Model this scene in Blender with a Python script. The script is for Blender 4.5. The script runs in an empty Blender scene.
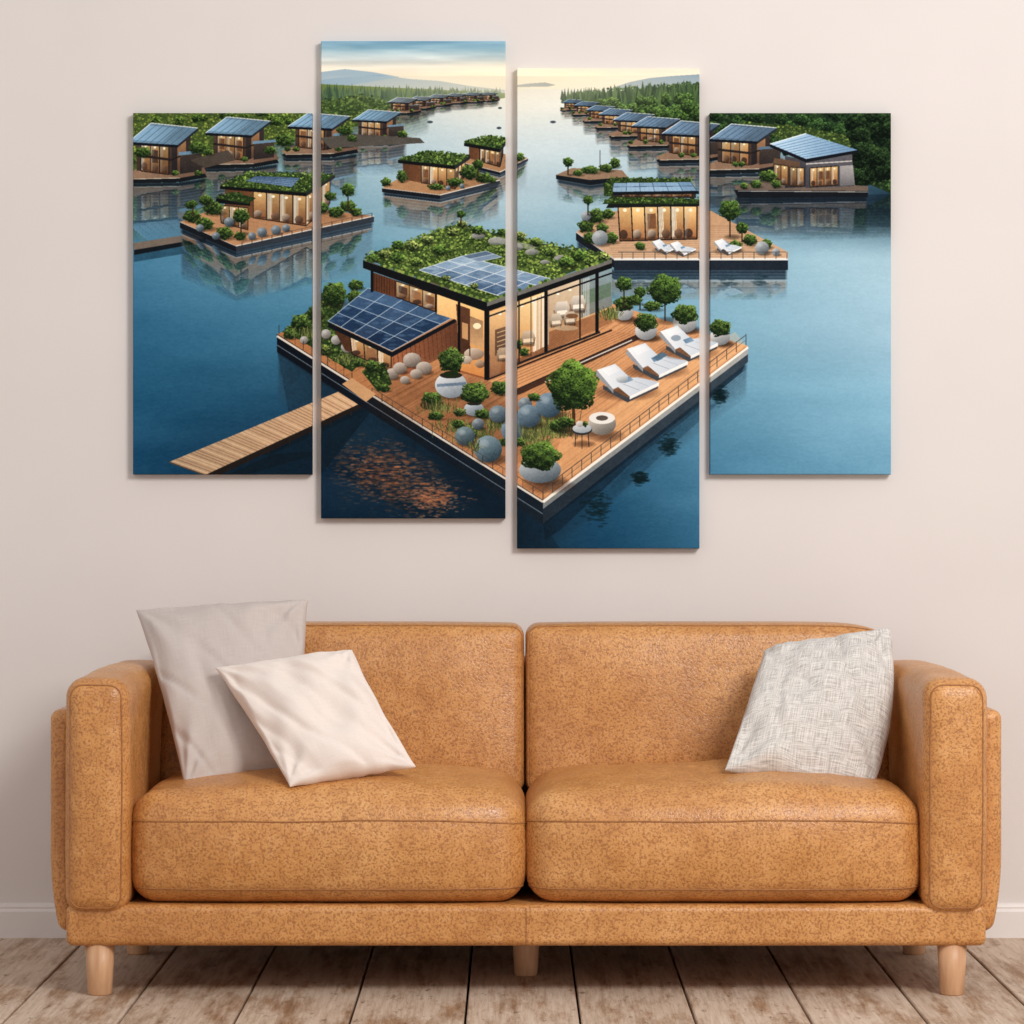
import bpy, math, random
import numpy as np
from mathutils import Vector, noise as mnoise

H_CAM=1.17; F=2932.0; DW=8.07
def s_at(Y): return F/(DW+Y)
def P(px,py,Y):
    s=s_at(Y); return Vector(((px-512)/s, Y, H_CAM-(py-512)/s))
sc=bpy.context.scene
col=sc.collection
def lin(c):
    out=[]
    for v in c[:3]:
        v=v/255.0
        out.append(v/12.92 if v<=0.04045 else ((v+0.055)/1.055)**2.4)
    return (*out,1.0)

# ------------------------------------------------------------ artwork painter
S=3; AX0,AY0,AX1,AY1=128,36,896,553
AW=(AX1-AX0)*S; AH=(AY1-AY0)*S
rng=np.random.RandomState(7); random.seed(7)
def vnoise(h,w,ch,cw,seed=0):
    r=np.random.RandomState(seed); g=r.rand(ch+2,cw+2).astype(np.float32)
    yy=np.linspace(0,ch,h,endpoint=False); xx=np.linspace(0,cw,w,endpoint=False)
    yi=yy.astype(int); xi=xx.astype(int); fy=(yy-yi)[:,None]; fx=(xx-xi)[None,:]
    fy=fy*fy*(3-2*fy); fx=fx*fx*(3-2*fx)
    a=g[yi][:,xi]; b=g[yi][:,xi+1]; c=g[yi+1][:,xi]; d=g[yi+1][:,xi+1]
    return ((a*(1-fx)+b*fx)*(1-fy)+(c*(1-fx)+d*fx)*fy).astype(np.float32)
yy=(np.arange(AH)/S+AY0); xx=(np.arange(AW)/S+AX0)
cx=[133,320,510,600,700,890]
cy=[90,150,200,260,330,400,470,548]
G=np.array([
[(120,148,156),(182,198,200),(242,238,222),(242,238,222),(202,212,208),(110,135,140)],
[(118,150,166),(154,182,194),(200,214,216),(196,212,216),(156,180,188),(76,102,114)],
[(100,142,162),(128,166,182),(168,192,202),(156,184,196),(126,162,178),(34,58,74)],
[(74,126,154),(102,148,170),(120,160,178),(122,164,182),(136,174,192),(164,196,210)],
[(50,104,134),(70,122,148),(78,124,150),(100,146,170),(122,166,186),(156,190,208)],
[(36,90,120),(38,80,106),(36,76,100),(66,114,140),(100,148,172),(134,178,200)],
[(28,76,106),(18,44,64),(20,46,64),(40,88,116),(76,126,154),(114,162,188)],
[(22,64,90),(14,38,56),(18,44,60),(30,74,102),(58,108,136),(92,144,174)]],dtype=np.float32)
tmp=np.zeros((len(cy),AW,3),np.float32)
for j in range(len(cy)):
    for k in range(3): tmp[j,:,k]=np.interp(xx,cx,G[j,:,k])
img=np.zeros((AH,AW,3),np.float32)
idx=np.clip(np.searchsorted(cy,yy)-1,0,len(cy)-2); t=np.clip((yy-np.array(cy)[idx])/(np.array(cy)[idx+1]-np.array(cy)[idx]),0,1)
t=(t*t*(3-2*t))[:,None,None]*0.35+t[:,None,None]*0.65
img[:]=tmp[idx]*(1-t)+tmp[idx+1]*t
rip=(vnoise(AH,AW,AH//6,AW//24,1)-.5)*4+(vnoise(AH,AW,AH//50,AW//200,2)-.5)*10+(vnoise(AH,AW,AH//3,AW//7,3)-.5)*7
img+=rip[...,None]
skyy=[36,48,58,66,74,84,92]
skc=np.array([(116,160,186),(150,184,198),(198,210,210),(236,228,210),(248,234,206),(244,232,208),(232,226,210)],np.float32)
sk=np.stack([np.interp(yy,skyy,skc[:,k]) for k in range(3)],-1)[:,None,:]*np.ones((1,AW,1),np.float32)
cl=vnoise(AH,AW,AH//16,AW//260,5)*.5+vnoise(AH,AW,AH//9,AW//110,6)*.32+vnoise(AH,AW,AH//6,AW//50,16)*.18
sk+=((cl-.5)*70*np.clip((88-yy)/30,0,1)[:,None])[...,None]*np.array([1.0,.88,.74])
sunx=np.exp(-((xx-530)/90.)**2)[None,:]*np.exp(-((yy-88)/26.)**2)[:,None]
sk+=sunx[...,None]*np.array([22,16,2])
m=(yy<89)
img[m]=sk[m]
water0=img.copy()
def X(x): return (x-AX0)*S
def Y_(y): return (y-AY0)*S
def pmask(pts):
    a=np.array([(X(x),Y_(y)) for x,y in pts],float)
    x0=int(max(0,math.floor(a[:,0].min()))); x1=int(min(AW,math.ceil(a[:,0].max())+1))
    y0=int(max(0,math.floor(a[:,1].min()))); y1=int(min(AH,math.ceil(a[:,1].max())+1))
    if x1<=x0 or y1<=y0: return None
    px=np.arange(x0,x1)[None,:]+.5; py=np.arange(y0,y1)[:,None]+.5
    ins=np.zeros((y1-y0,x1-x0),bool); n=len(a)
    for i in range(n):
        ax,ay=a[i]; bx,by=a[(i+1)%n]
        if ay==by: continue
        c=((ay>py)!=(by>py))&(px<(bx-ax)*(py-ay)/(by-ay)+ax)
        ins^=c
    return x0,x1,y0,y1,ins
def poly(pts,c,c2=None,d='v',a=1.0,nz=0):
    r=pmask(pts)
    if r is None: return
    x0,x1,y0,y1,ins=r
    sub=img[y0:y1,x0:x1]
    c=np.array(c,np.float32)
    if c2 is None: cc=np.broadcast_to(c,sub.shape)
    else:
        c2=np.array(c2,np.float32)
        if d=='v': tt=np.linspace(0,1,y1-y0)[:,None,None]*np.ones((1,x1-x0,1))
        else: tt=np.linspace(0,1,x1-x0)[None,:,None]*np.ones((y1-y0,1,1))
        cc=c*(1-tt)+c2*tt
    if nz: cc=cc+((rng.rand(*sub.shape[:2])-.5)*nz)[...,None]
    w=(ins*a)[...,None]
    sub[:]=sub*(1-w)+cc*w
def line(x0,y0,x1,y1,c,w=1.0,a=1.0):
    dx,dy=x1-x0,y1-y0; L=math.hypot(dx,dy) or 1; nx,ny=-dy/L*w/2,dx/L*w/2
    poly([(x0+nx,y0+ny),(x1+nx,y1+ny),(x1-nx,y1-ny),(x0-nx,y0-ny)],c,a=a)
def ell(x,y,rx,ry,c,c2=None,a=1.0,nz=0,soft=0):
    x0=int(max(0,X(x-rx)-1)); x1=int(min(AW,X(x+rx)+2)); y0=int(max(0,Y_(y-ry)-1)); y1=int(min(AH,Y_(y+ry)+2))
    if x1<=x0 or y1<=y0: return
    u=(np.arange(x0,x1)+.5-X(x))/(rx*S); v=(np.arange(y0,y1)+.5-Y_(y))/(ry*S)
    d2=u[None,:]**2+v[:,None]**2
    w=np.clip(1-d2,0,1)**.8 if soft else (d2<1).astype(float)
    w=(w*a)[...,None]; sub=img[y0:y1,x0:x1]; c=np.array(c,float)
    if c2 is not None:
        tt=np.clip(.5+.45*(v[:,None]*.8+u[None,:]*.45),0,1)[...,None]; cc=c*(1-tt)+np.array(c2,float)*tt
    else: cc=np.broadcast_to(c,sub.shape)
    if nz: cc=cc+((rng.rand(*sub.shape[:2])-.5)*nz)[...,None]
    sub[:]=sub*(1-w)+cc*w
def bush(x,y,rx,ry=None,base=(92,114,54),dark=(20,34,18),n=None,sz=1.0,sh=True):
    ry=ry or rx
    if sh: ell(x+rx*.25,y+ry*.8,rx*1.25,ry*.5,(30,24,18),a=.5,soft=1)
    ell(x,y,rx*.88,ry*.88,dark)
    n=n or int(rx*ry*4+16)
    jx=random.uniform(0,6); 
    for i in range(n):
        an=random.random()*6.283; r=math.sqrt(random.random())*(1+.10*math.sin(an*5+jx))
        u,v=r*math.cos(an),r*math.sin(an)
        clump=.22*math.sin(u*7+jx)*math.cos(v*8+jx)
        l=.38-.48*v+.18*u+clump+random.uniform(-.3,.3); l=min(max(l,0),1.2)
        c=[dark[k]+(base[k]*1.3-dark[k])*l for k in range(3)]
        q=sz*random.uniform(.4,1.0); ell(x+u*rx,y+v*ry,q,q*.75,c)
def fol(pts,n,base=(96,118,58),dark=(22,38,20),sz=1.3,h=0):
    poly(pts,[(base[k]+3*dark[k])/4 for k in range(3)])
    m=pmask(pts)
    if m is None: return
    x0,x1,y0,y1,ins=m; jj,ii=np.nonzero(ins)
    if len(jj)==0: return
    n=int(n*1.5)
    sel=rng.randint(0,len(jj),n); sel=sel[np.argsort(jj[sel])]
    for k in sel:
        x=(ii[k]+x0)/S+AX0; y=(jj[k]+y0)/S+AY0
        cl=.5+.5*math.sin(x*.55+math.sin(y*.9))*math.cos(y*.8+x*.21)
        l=random.random()**1.3*(.55+.6*cl); c=[dark[q]+(base[q]*1.25-dark[q])*l for q in range(3)]
        if random.random()<.04: c=[c[0]+34,c[1]+30,c[2]+12]
        r=sz*random.uniform(.4,1.1); ell(x,y-random.random()*h,r,r*.75,c)
def grass(x,y,w,hh,n,base=(146,150,86),dark=(44,56,32)):
    for i in range(int(n*1.6)):
        gx=x+random.gauss(0,w*.5); l=random.random(); c=[dark[k]+(base[k]-dark[k])*l for k in range(3)]
        line(gx,y+random.uniform(-3,3),gx+random.uniform(-5,5),y-hh*random.uniform(.4,1),c,.5)
def pot(x,y,w,h,c=(150,158,160),c2=(70,78,84)):
    ell(x+w*.25,y+h*.8,w*1.2,h*.45,(34,26,20),a=.6,soft=1)
    ell(x,y,w,h,c,c2,nz=8)
    ell(x,y-h*.75,w*.7,h*.25,(40,38,32))
def ball(x,y,r,c=(160,170,174),c2=(40,52,62)):
    ell(x+r*.3,y+r*.75,r*1.25,r*.45,(26,22,20),a=.6,soft=1)
    ell(x,y,r,r*.95,c,c2,nz=26); ell(x-r*.3,y-r*.38,r*.45,r*.35,(206,212,214),a=.35,soft=1)
def tree(x,y,r,h,base=(88,114,52)):
    line(x,y,x,y+r+h,(58,44,32),1.2); ell(x+3,y+r+h,r*.9,r*.28,(26,22,18),a=.5,soft=1); bush(x,y,r,r*.92,base=base,sh=False)
def lerp(p,q,t): return (p[0]+(q[0]-p[0])*t,p[1]+(q[1]-p[1])*t)
def panelgrid(a,b,c,d,nu,nv,c1,c2,lc,lw=.6):
    poly([a,b,c,d],c1,c2,'h')
    for i in range(nu):
        for j in range(nv):
            u0,u1,v0,v1=i/nu,(i+1)/nu,j/nv,(j+1)/nv
            q=[lerp(lerp(a,b,u),lerp(d,c,u),v) for u,v in ((u0,v0),(u1,v0),(u1,v1),(u0,v1))]
            g=random.uniform(-14,14); base=[c1[k]+(c2[k]-c1[k])*(u0*.6+(1-v0)*.4)+g for k in range(3)]
            poly(q,base)
            for s_ in (.33,.66): line(*lerp(q[0],q[1],s_),*lerp(q[3],q[2],s_),[v*.86 for v in base],.3)
    for i in range(nu+1):
        p,q=lerp(a,b,i/nu),lerp(d,c,i/nu); line(*p,*q,lc,lw)
    for i in range(nv+1):
        p,q=lerp(a,d,i/nv),lerp(b,c,i/nv); line(*p,*q,lc,lw)
def mirror(pts,h,a=.75,dk=.6,src=1.0):
    xs=[p[0] for p in pts]; ys=[p[1] for p in pts]
    x0=int(max(0,X(min(xs)))); x1=int(min(AW,X(max(xs))))
    cols=np.arange(x0,x1); base=np.interp(cols/S+AX0,xs,ys); by=((base-AY0)*S).astype(int)
    off=max(0,x0-12); cp=img[:,off:x1+12].copy()
    n=int(h*S); edge=np.clip(np.minimum(cols-x0,x1-1-cols)/(3.0*S),0,1)
    for d in range(n):
        f=d/n; jit=int(round(1.5*math.sin(d*.9)+random.uniform(-1.2,1.2)*(.5+2*f)))
        ty=by+d; sy=by-1-int(d*src); ok=(ty<AH)&(sy>=0)
        c=np.clip(cols+jit-off,0,cp.shape[1]-1)
        s=cp[np.clip(sy,0,AH-1),c]*dk+np.array([8,14,20])
        w=(a*(1-f)**.6*(1-.2*(math.sin(d*.7)>.6))*edge*ok)[:,None]
        tyc=np.clip(ty,0,AH-1)
        img[tyc,cols]=img[tyc,cols]*(1-w)+s*w
def glass(a,b,c,d,n,frame=.9,cur=True,lv=1.0):
    for i in range(n):
        u0,u1=i/n,(i+1)/n; q=[lerp(a,b,u0),lerp(a,b,u1),lerp(d,c,u1),lerp(d,c,u0)]
        h=q[3][1]-q[0][1]; w=q[1][0]-q[0][0]; g=random.uniform(.72,1.05)*lv
        top=[min(255,v*g) for v in (255,208,142)]; bot=[v*g for v in (150,98,64)]
        poly(q,top,bot,'v')
        def at(u,v): return lerp(lerp(q[0],q[1],u),lerp(q[3],q[2],u),v)
        k=random.random()
        if cur and k<.4:
            for j in range(5):
                u=j*.09+.03; line(*at(u,.03),*at(u,.97),[v*lv for v in random.choice([(236,214,184),(196,168,138),(222,196,164)])],max(.5,w*.07))
        elif k<.75: poly([at(.2,.22),at(.85,.22),at(.85,.66),at(.2,.66)],[v*lv for v in random.choice([(122,84,58),(150,108,76),(86,64,50)])])
        ell(*at(.5,.12),w*.14,h*.05,(255,240,205)); 
        fx=at(random.uniform(.3,.7),.82); ell(fx[0],fx[1],w*.32,h*.14,[v*lv for v in random.choice([(216,196,172),(92,66,50),(148,116,90)])],(60,44,36)); 
        ell(at(.5,.95)[0],at(.5,.95)[1],w*.45,h*.04,(70,48,36),a=.6)
        if random.random()<.5: poly([at(.05,.05),at(.5,.05),at(.2,.95),at(.05,.95)],(150,176,188),a=.22)
    for i in range(n+1):
        p,q_=lerp(a,b,i/n),lerp(d,c,i/n); line(*p,*q_,(26,24,24),frame)
    line(*d,*c,(30,26,24),frame); line(*a,*b,(26,24,24),frame)
def minihouse(x,y,w,h,roof=(130,162,190),rf=1.0,fl=1):
    k=w/50.
    def q(u,v): return (x+fl*u*w,y+v*h)
    dk=[(x-w*.68,y+3*k),(x-w*.35,y-4*k),(x+w*.7,y-4*k),(x+w*.75,y+1*k),(x+w*.3,y+5*k),(x-w*.6,y+6*k)]
    poly([(px_,py_+3.4*k) for px_,py_ in dk],(24,28,32)); poly(dk,(146,118,96),(112,88,74),'h')
    line(*dk[5],*dk[4],(184,172,154),.7*k)
    a,b,c,d=q(-.56,-.60),q(-.18,-.98),q(.60,-.88),q(.26,-.54)
    al,dl,cl=q(-.42,-.62),q(.16,-.52),q(.48,-.72)
    a0,d0,c0=q(-.42,-.03),q(.16,.06),q(.48,-.08)
    poly([al,dl,d0,a0],(86,68,58),(58,46,42)); poly([dl,cl,c0,d0],(58,50,48),(38,34,36))
    glass(lerp(al,dl,.12),lerp(al,dl,.92),lerp(a0,d0,.92),lerp(a0,d0,.12),3,frame=.7*k,lv=.86)
    poly([lerp(dl,cl,.3),lerp(dl,cl,.75),lerp(d0,c0,.75),lerp(d0,c0,.3)],(160,120,86),(88,66,52))
    line(*lerp(al,a0,.48),*lerp(dl,d0,.48),(44,36,34),2*k); line(*lerp(dl,d0,.48),*lerp(cl,c0,.48),(34,30,30),1.2*k)
    poly([q(.3,-.34),q(.66,-.38),q(.66,-.02),q(.3,.04)],(70,60,54),(46,42,42)); poly([q(.28,-.40),q(.70,-.44),q(.70,-.38),q(.28,-.33)],[v*.75 for v in roof])
    poly([a,b,c,d],[v*.82 for v in roof],[v*.66 for v in roof],'h')
    poly([lerp(a,b,.12),lerp(a,b,.88),lerp(lerp(a,b,.88),lerp(d,c,.88),.62),lerp(lerp(a,b,.12),lerp(d,c,.12),.62)],roof,[v*.8 for v in roof],'h')
    for i in range(1,7): line(*lerp(b,c,i/7),*lerp(a,d,i/7),[v*.52 for v in roof],.45)
    t=2.2*k
    poly([a,d,(d[0],d[1]+t),(a[0],a[1]+t)],(22,26,32)); poly([d,c,(c[0],c[1]+t),(d[0],d[1]+t)],(40,46,52))
    line(*a,*b,(214,226,234),.7*k); line(*b,*c,(214,216,210),.7*k)
    for s_ in range(3): bush(x+random.uniform(-.65,.65)*w,y+1*k,3*k,2.2*k,sh=False)
    mirror([(x-w*.68,y+7*k),(x-w*.6,y+9.5*k),(x+w*.3,y+8.6*k),(x+w*.75,y+5*k)],h*1.2*rf,a=.95,dk=.68)
# ---- far shores
poly([(321,92),(321,80),(345,77),(380,75),(410,79),(440,81),(470,86),(505,90),(505,93)],(156,176,182),(180,188,182))
poly([(321,84),(321,72),(345,69),(372,72),(400,77),(321,90)],(140,168,188),a=.8)
poly([(517,85),(530,83.4),(545,82.4),(556,85),(548,86.6),(517,87)],(130,140,142))
poly([(612,88),(630,82),(650,78),(672,76),(705,74),(705,92),(612,90)],(140,160,172),(164,174,174))
poly([(128,36),(321,84),(360,86),(505,93),(505,98),(430,108),(395,118),(340,130),(250,150),(128,172)],(120,138,70),(66,88,46))
fol([(128,100),(200,104),(321,94),(400,98),(500,97),(440,106),(390,118),(330,132),(240,150),(128,172)],2800,base=(130,142,66),dark=(50,68,36),sz=1.3)
def treeline(x0,y0,x1,y1,hh,n,base=(52,78,44),dark=(20,36,26)):
    for i in range(n):
        t=random.random(); x=x0+(x1-x0)*t; y=y0+(y1-y0)*t+random.uniform(-2,2); h=hh*random.uniform(.5,1.15)*(1-.55*t)
        l=random.random(); c=[dark[k]+(base[k]-dark[k])*l for k in range(3)]
        poly([(x-h*.17,y),(x+h*.17,y),(x,y-h)],c)
treeline(300,103,500,97,17,620,base=(92,118,76),dark=(50,72,56))
treeline(128,112,340,104,12,360,base=(86,112,56))
fol([(321,102),(360,96),(400,104),(395,112),(321,118)],400,base=(98,118,60),dark=(32,50,28),sz=1.4,h=3)
for i in range(16): bush(random.uniform(135,400),random.uniform(112,128),random.uniform(4,9),random.uniform(3,6),base=(102,126,56),sh=False)
fol([(562,98),(600,93),(650,88),(705,84),(760,84),(896,84),(896,196),(860,180),(790,150),(705,132),(640,118),(600,108)],4200,base=(78,104,54),dark=(20,36,24),sz=1.5,h=4)
treeline(705,106,562,101,24,460,base=(78,104,60),dark=(28,46,34))
for i in range(46): bush(random.uniform(600,705),random.uniform(98,122),random.uniform(4,8),random.uniform(4,8),base=(80,108,52),sh=False)
poly([(705,104),(896,100),(896,150),(860,170),(790,140),(710,120)],(22,38,28),a=.45)
for i in range(60): bush(random.uniform(710,892),random.uniform(112,150),random.uniform(5,11),random.uniform(5,9),base=(60,86,46),dark=(12,24,16),sh=False)
fol([(740,122),(800,126),(870,140),(892,168),(860,160),(780,138)],420,base=(112,130,64),dark=(34,50,28),sz=1.2)
for i in range(36): bush(random.uniform(852,896),random.uniform(112,186),random.uniform(6,12),random.uniform(5,10),base=(48,68,38),dark=(8,18,12),sh=False)
hz=(np.clip((128-yy)/40.,0,1)**1.3)[:,None]*np.clip(1-np.abs(xx-510)/210.,0,1)[None,:]*.6
hz[yy<76]=0
img[:]=img*(1-hz[...,None])+np.array([222,214,192])*hz[...,None]
poly([(700,200),(760,205),(896,196),(896,228),(820,222),(740,215)],(20,38,52),a=.3)
mirror([(700,196),(800,197),(896,194)],44,a=.85,dk=.42)
mirror([(128,172),(250,150),(340,130),(395,118),(430,108)],26,a=.7,dk=.6)
for (x,y,w,h) in [(488,99,16,7),(472,100,18,8),(455,101,18,8),(438,103,20,9),(420,106,22,10),(402,110,26,13)]:
    minihouse(x,y,w,h,roof=(150,164,172),rf=.7)
for (x,y,w,h) in [(572,108,18,9),(586,112,22,11),(600,118,26,13),(615,124,30,16),(633,132,36,20),(655,141,42,25),(690,154,50,34),(742,163,58,40)]:
    minihouse(x,y,w,h,roof=(120,148,174),rf=.8)
for (x,y,w,h) in [(376,136,42,27),(318,148,54,36),(237,158,56,42),(162,172,60,50)]:
    minihouse(x,y,w,h,roof=(144,182,210))
poly([(190,160),(228,150),(236,160),(205,168)],(78,70,62)); poly([(320,138),(352,134),(420,138),(425,143),(330,148)],(84,80,74))
for (x,y,r) in [(143,152,8),(198,148,9),(285,140,10),(345,130,8),(130,160,6),(270,150,6),(208,152,5),(352,138,5),(402,134,5)]: bush(x,y,r,r*.65)
# big right house
poly([(734,186),(772,180),(868,186),(868,194),(740,195)],(108,94,84)); poly([(734,190),(868,191),(868,197),(738,198)],(22,26,32)); line(738,191,868,192,(160,156,150),.8)
poly([(785,156),(806,160),(806,187),(785,188)],(74,72,76),(48,48,54)); poly([(806,160),(852,153),(854,186),(806,188)],(96,94,98),(66,66,72)); poly([(774,158),(800,162),(800,187),(772,184)],(100,78,62),(70,54,44))
glass((790,167),(804,168),(804,186),(790,186),2,frame=.7,lv=.8); glass((810,168),(838,166),(838,185),(810,187),4,frame=.8,lv=.85); glass((774,164),(788,166),(788,185),(774,183),2,frame=.7,lv=.8)
poly([(840,166),(853,165),(855,185),(840,186)],(160,156,154),(106,104,106)); line(806,164,852,161,(190,184,178),1.2)
poly([(770,144),(806,133.5),(858,150),(806,159)],(186,214,234),(108,140,170),'h')
for i in range(1,9): line(*lerp((806,134),(858,150),i/9),*lerp((770,144),(806,159),i/9),(92,118,148),.5)
poly([(770,144),(806,159),(858,150),(858,153),(806,162.5),(770,147)],(22,26,32)); line(770,144,806,133.5,(226,236,242),1)
bush(768,176,9,6); bush(756,184,6,4); bush(776,184,5,4); bush(744,186,4,3)
mirror([(734,196),(740,198),(868,197)],38,a=.95,dk=.68)
# ---- M4
poly([(556,175),(572,168),(622,170),(628,177),(590,182)],(146,120,98)); poly([(556,175),(590,180),(628,177),(628,180),(590,185),(556,179)],(24,30,36))
tree(568,162,5,8); bush(590,170,9,4); bush(606,168,7,4); bush(615,163,5,5); line(600,150,600,170,(50,50,50),.5); bush(578,173,5,3)
mirror([(556,179),(590,185),(628,180)],22,a=.9)
def floathouse(deck,hullh,roof,bodyh,solar=None,deckc=(182,138,100),ng=6):
    L,B,R,Fp=deck
    poly([L,B,R,Fp],deckc,[v*.85 for v in deckc],'h',nz=10)
    for i in range(14): line(*lerp(L,B,i/13),*lerp(Fp,R,i/13),[v*.8 for v in deckc],.4,a=.6)
    poly([L,Fp,(Fp[0],Fp[1]+hullh),(L[0],L[1]+hullh)],(24,28,34)); poly([Fp,R,(R[0],R[1]+hullh),(Fp[0],Fp[1]+hullh)],(52,58,66))
    line(*L,*Fp,(186,174,160),.8); line(*Fp,*R,(222,212,200),1.0)
    rl,rb,rr,rf=roof
    i1=(rl[0]+5,rl[1]+3); i2=(rf[0],rf[1]+3); i3=(rr[0]-5,rr[1]+3)
    poly([i1,i2,(i2[0],i2[1]+bodyh),(i1[0],i1[1]+bodyh*.82)],(92,62,44),(150,98,62),'h')
    glass(lerp(i1,i2,.35),i2,(i2[0],i2[1]+bodyh),lerp((i1[0],i1[1]+bodyh*.82),(i2[0],i2[1]+bodyh),.35),4,.7,lv=.94)
    glass(i2,i3,(i3[0],i3[1]+bodyh*.85),(i2[0],i2[1]+bodyh),ng//2,.7,lv=.94)
    fol([rl,rb,rr,rf],int(abs(rr[0]-rl[0])*8),sz=1.1,h=2.5,base=(118,142,70))
    if solar: panelgrid(*solar,5,2,(132,160,188),(96,122,152),(56,74,96),.4)
    poly([rl,rf,(rf[0],rf[1]+3.4),(rl[0],rl[1]+3)],(20,22,24)); poly([rf,rr,(rr[0],rr[1]+3),(rf[0],rf[1]+3.4)],(44,46,48))
    return [(L[0],L[1]+hullh),(Fp[0],Fp[1]+hullh),(R[0],R[1]+hullh)]
w1=floathouse([(452,160),(480,150),(528,158),(500,172)],3,[(464,143),(486,137),(508,139),(500,149)],15)
bush(512,160,6,4); bush(520,157,4,4); mirror(w1,26,a=.92,dk=.66)
w2=floathouse([(382,188),(410,172),(500,180),(440,195)],4,[(398,160),(428,152),(470,156),(455,166)],20)
bush(386,182,5,4); bush(470,172,10,7); bush(484,178,8,5); bush(456,182,9,4); bush(402,176,5,6); tree(478,164,5,8); bush(436,187,8,3); bush(492,180,4,3)
ball(462,186,2.5); ball(448,188,2.5)
mirror(w2,34,a=.95,dk=.66)
# ---- M1
poly([(133,243),(198,233),(206,238),(134,250)],(118,106,96)); poly([(134,250),(206,238),(206,242),(134,255)],(20,26,32)); poly([(134,255),(206,242),(206,250),(134,262)],(26,56,74),a=.6)
w3=floathouse([(180,222),(236,200),(374,216),(236,246)],6,[(220,186),(246,173),(335,175),(306,193)],30,
   solar=[(246,181),(256,176),(300,178),(292,187)],deckc=(190,142,104))
poly([(216,199),(222,195),(250,202),(250,206),(216,203)],(20,22,24)); fol([(214,198),(232,192),(256,198),(248,204)],60,h=2)
glass((220,205),(248,208),(248,230),(221,223),3,.7,lv=.9)
for (x,y,r) in [(192,216,9),(205,224,9),(213,208,10),(190,205,5),(224,233,9),(240,236,6),(330,196,6),(348,206,8),(336,212,8),(321,208,8),(356,212,6),(206,200,7)]: bush(x,y,r,r*.7)
tree(241,216,8,10); tree(348,190,7,14); tree(193,204,4,8)
for (x,y,r) in [(262,232,5),(276,230,5),(286,228,4),(229,222,5),(252,236,4),(200,228,4),(216,236,4)]: ball(x,y,r)
for i in range(14): 
    p=lerp((242,248),(372,219),i/13); line(p[0],p[1]-6,p[0],p[1],(60,54,50),.4)
line(242,242,372,213,(80,72,66),.4)
mirror(w3,50,a=.95,dk=.68)
# ---- M3
poly([(576,232),(605,212),(700,205),(788,252),(788,262),(614,262)],(182,142,108),(204,168,136),'v',nz=10)
for i in range(16):
    p,q=lerp((600,226),(614,259),i/15),lerp((740,226),(788,259),i/15); line(p[0],p[1],q[0],q[1],(138,106,82),.4,a=.6)
poly([(576,232),(614,260),(614,268),(576,240)],(26,30,36)); poly([(614,259),(788,259),(788,270),(614,270)],(34,42,52)); poly([(614,258),(788,258),(788,260.5),(614,260.5)],(232,228,220)); line(576,232,614,259,(190,184,176),1.2)
glass((618,206),(697,206),(697,239),(620,241),6,1.1)
poly([(606,208),(700,206),(700,200),(612,198)],(26,30,30)); fol([(602,204),(612,196),(699,199),(699,204)],260,h=2,sz=1.1)
poly([(612,186),(696,188),(696,198),(612,197)],(96,82,70),(42,38,36)); glass((622,190),(692,190),(692,197),(622,197),7,.6,cur=False,lv=.8)
panelgrid((614,182),(690,181),(697,191),(612,192),6,2,(160,186,206),(118,148,176),(60,80,102),.5)
fol([(606,184),(612,178),(694,179),(690,182),(614,183)],150,h=2,sz=1.0); poly([(610,192),(699,191),(699,194),(610,195)],(22,26,30))
fol([(604,184),(613,180),(613,196),(604,196)],70,h=1,sz=1.0)
for (x,y,r) in [(586,226,8),(596,216,9),(602,228,6),(590,238,7),(611,238,7),(608,214,6),(735,246,7),(766,244,6),(750,240,7),(640,246,5)]: bush(x,y,r,r*.8)
for (x,y,r) in [(600,238,8),(586,216,5),(762,248,7),(724,246,6),(776,252,4)]: ball(x,y,r,(188,192,192),(76,84,90))
tree(730,210,11,16); tree(588,200,5,10); tree(742,228,6,8)
def lounger(x,y,k,c=(226,230,234)):
    ell(x+26*k,y+16*k,34*k,9*k,(50,32,24),a=.6,soft=1)
    poly([(x+2*k,y+9*k),(x+26*k,y+21*k),(x+56*k,y+8*k),(x+56*k,y+12*k),(x+26*k,y+26*k),(x+2*k,y+13*k)],(70,72,76))
    poly([(x+10*k,y+5*k),(x+36*k,y+1*k),(x+57*k,y+6*k),(x+28*k,y+20*k)],c,(192,202,212),'h')
    poly([(x+57*k,y+6*k),(x+28*k,y+20*k),(x+28*k,y+23*k),(x+57*k,y+9.5*k)],(244,242,236))
    poly([(x-4*k,y-6*k),(x+14*k,y-12*k),(x+31*k,y+4*k),(x+12*k,y+13*k)],(246,246,244),(200,210,220),'h')
    poly([(x-4*k,y-6*k),(x+12*k,y+13*k),(x+12*k,y+17*k),(x-5*k,y-1*k)],(150,152,156))
    poly([(x+1*k,y-6*k),(x+13*k,y-10*k),(x+19*k,y-5*k),(x+7*k,y-0*k)],(252,252,250),(224,228,232),'h')
    poly([(x+20*k,y+3*k),(x+28*k,y+0*k),(x+32*k,y+4*k),(x+23*k,y+7*k)],(104,132,156),(140,166,186),'h')
    line(x+22*k,y+8*k,x+38*k,y+14*k,(166,172,180),.6*k); line(x+33*k,y+5*k,x+47*k,y+10*k,(176,182,188),.5*k)
lounger(654,244,.42); lounger(672,246,.42); lounger(716,244,.45)
line(700,232,700,259,(60,60,60),.6)
for i in range(16): 
    xa=622+i*11; line(xa,252,xa,259,(70,66,64),.4)
line(618,252,786,252,(84,80,78),.4)
mirror([(576,240),(614,270),(788,270)],30,a=.9,dk=.6)
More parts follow.
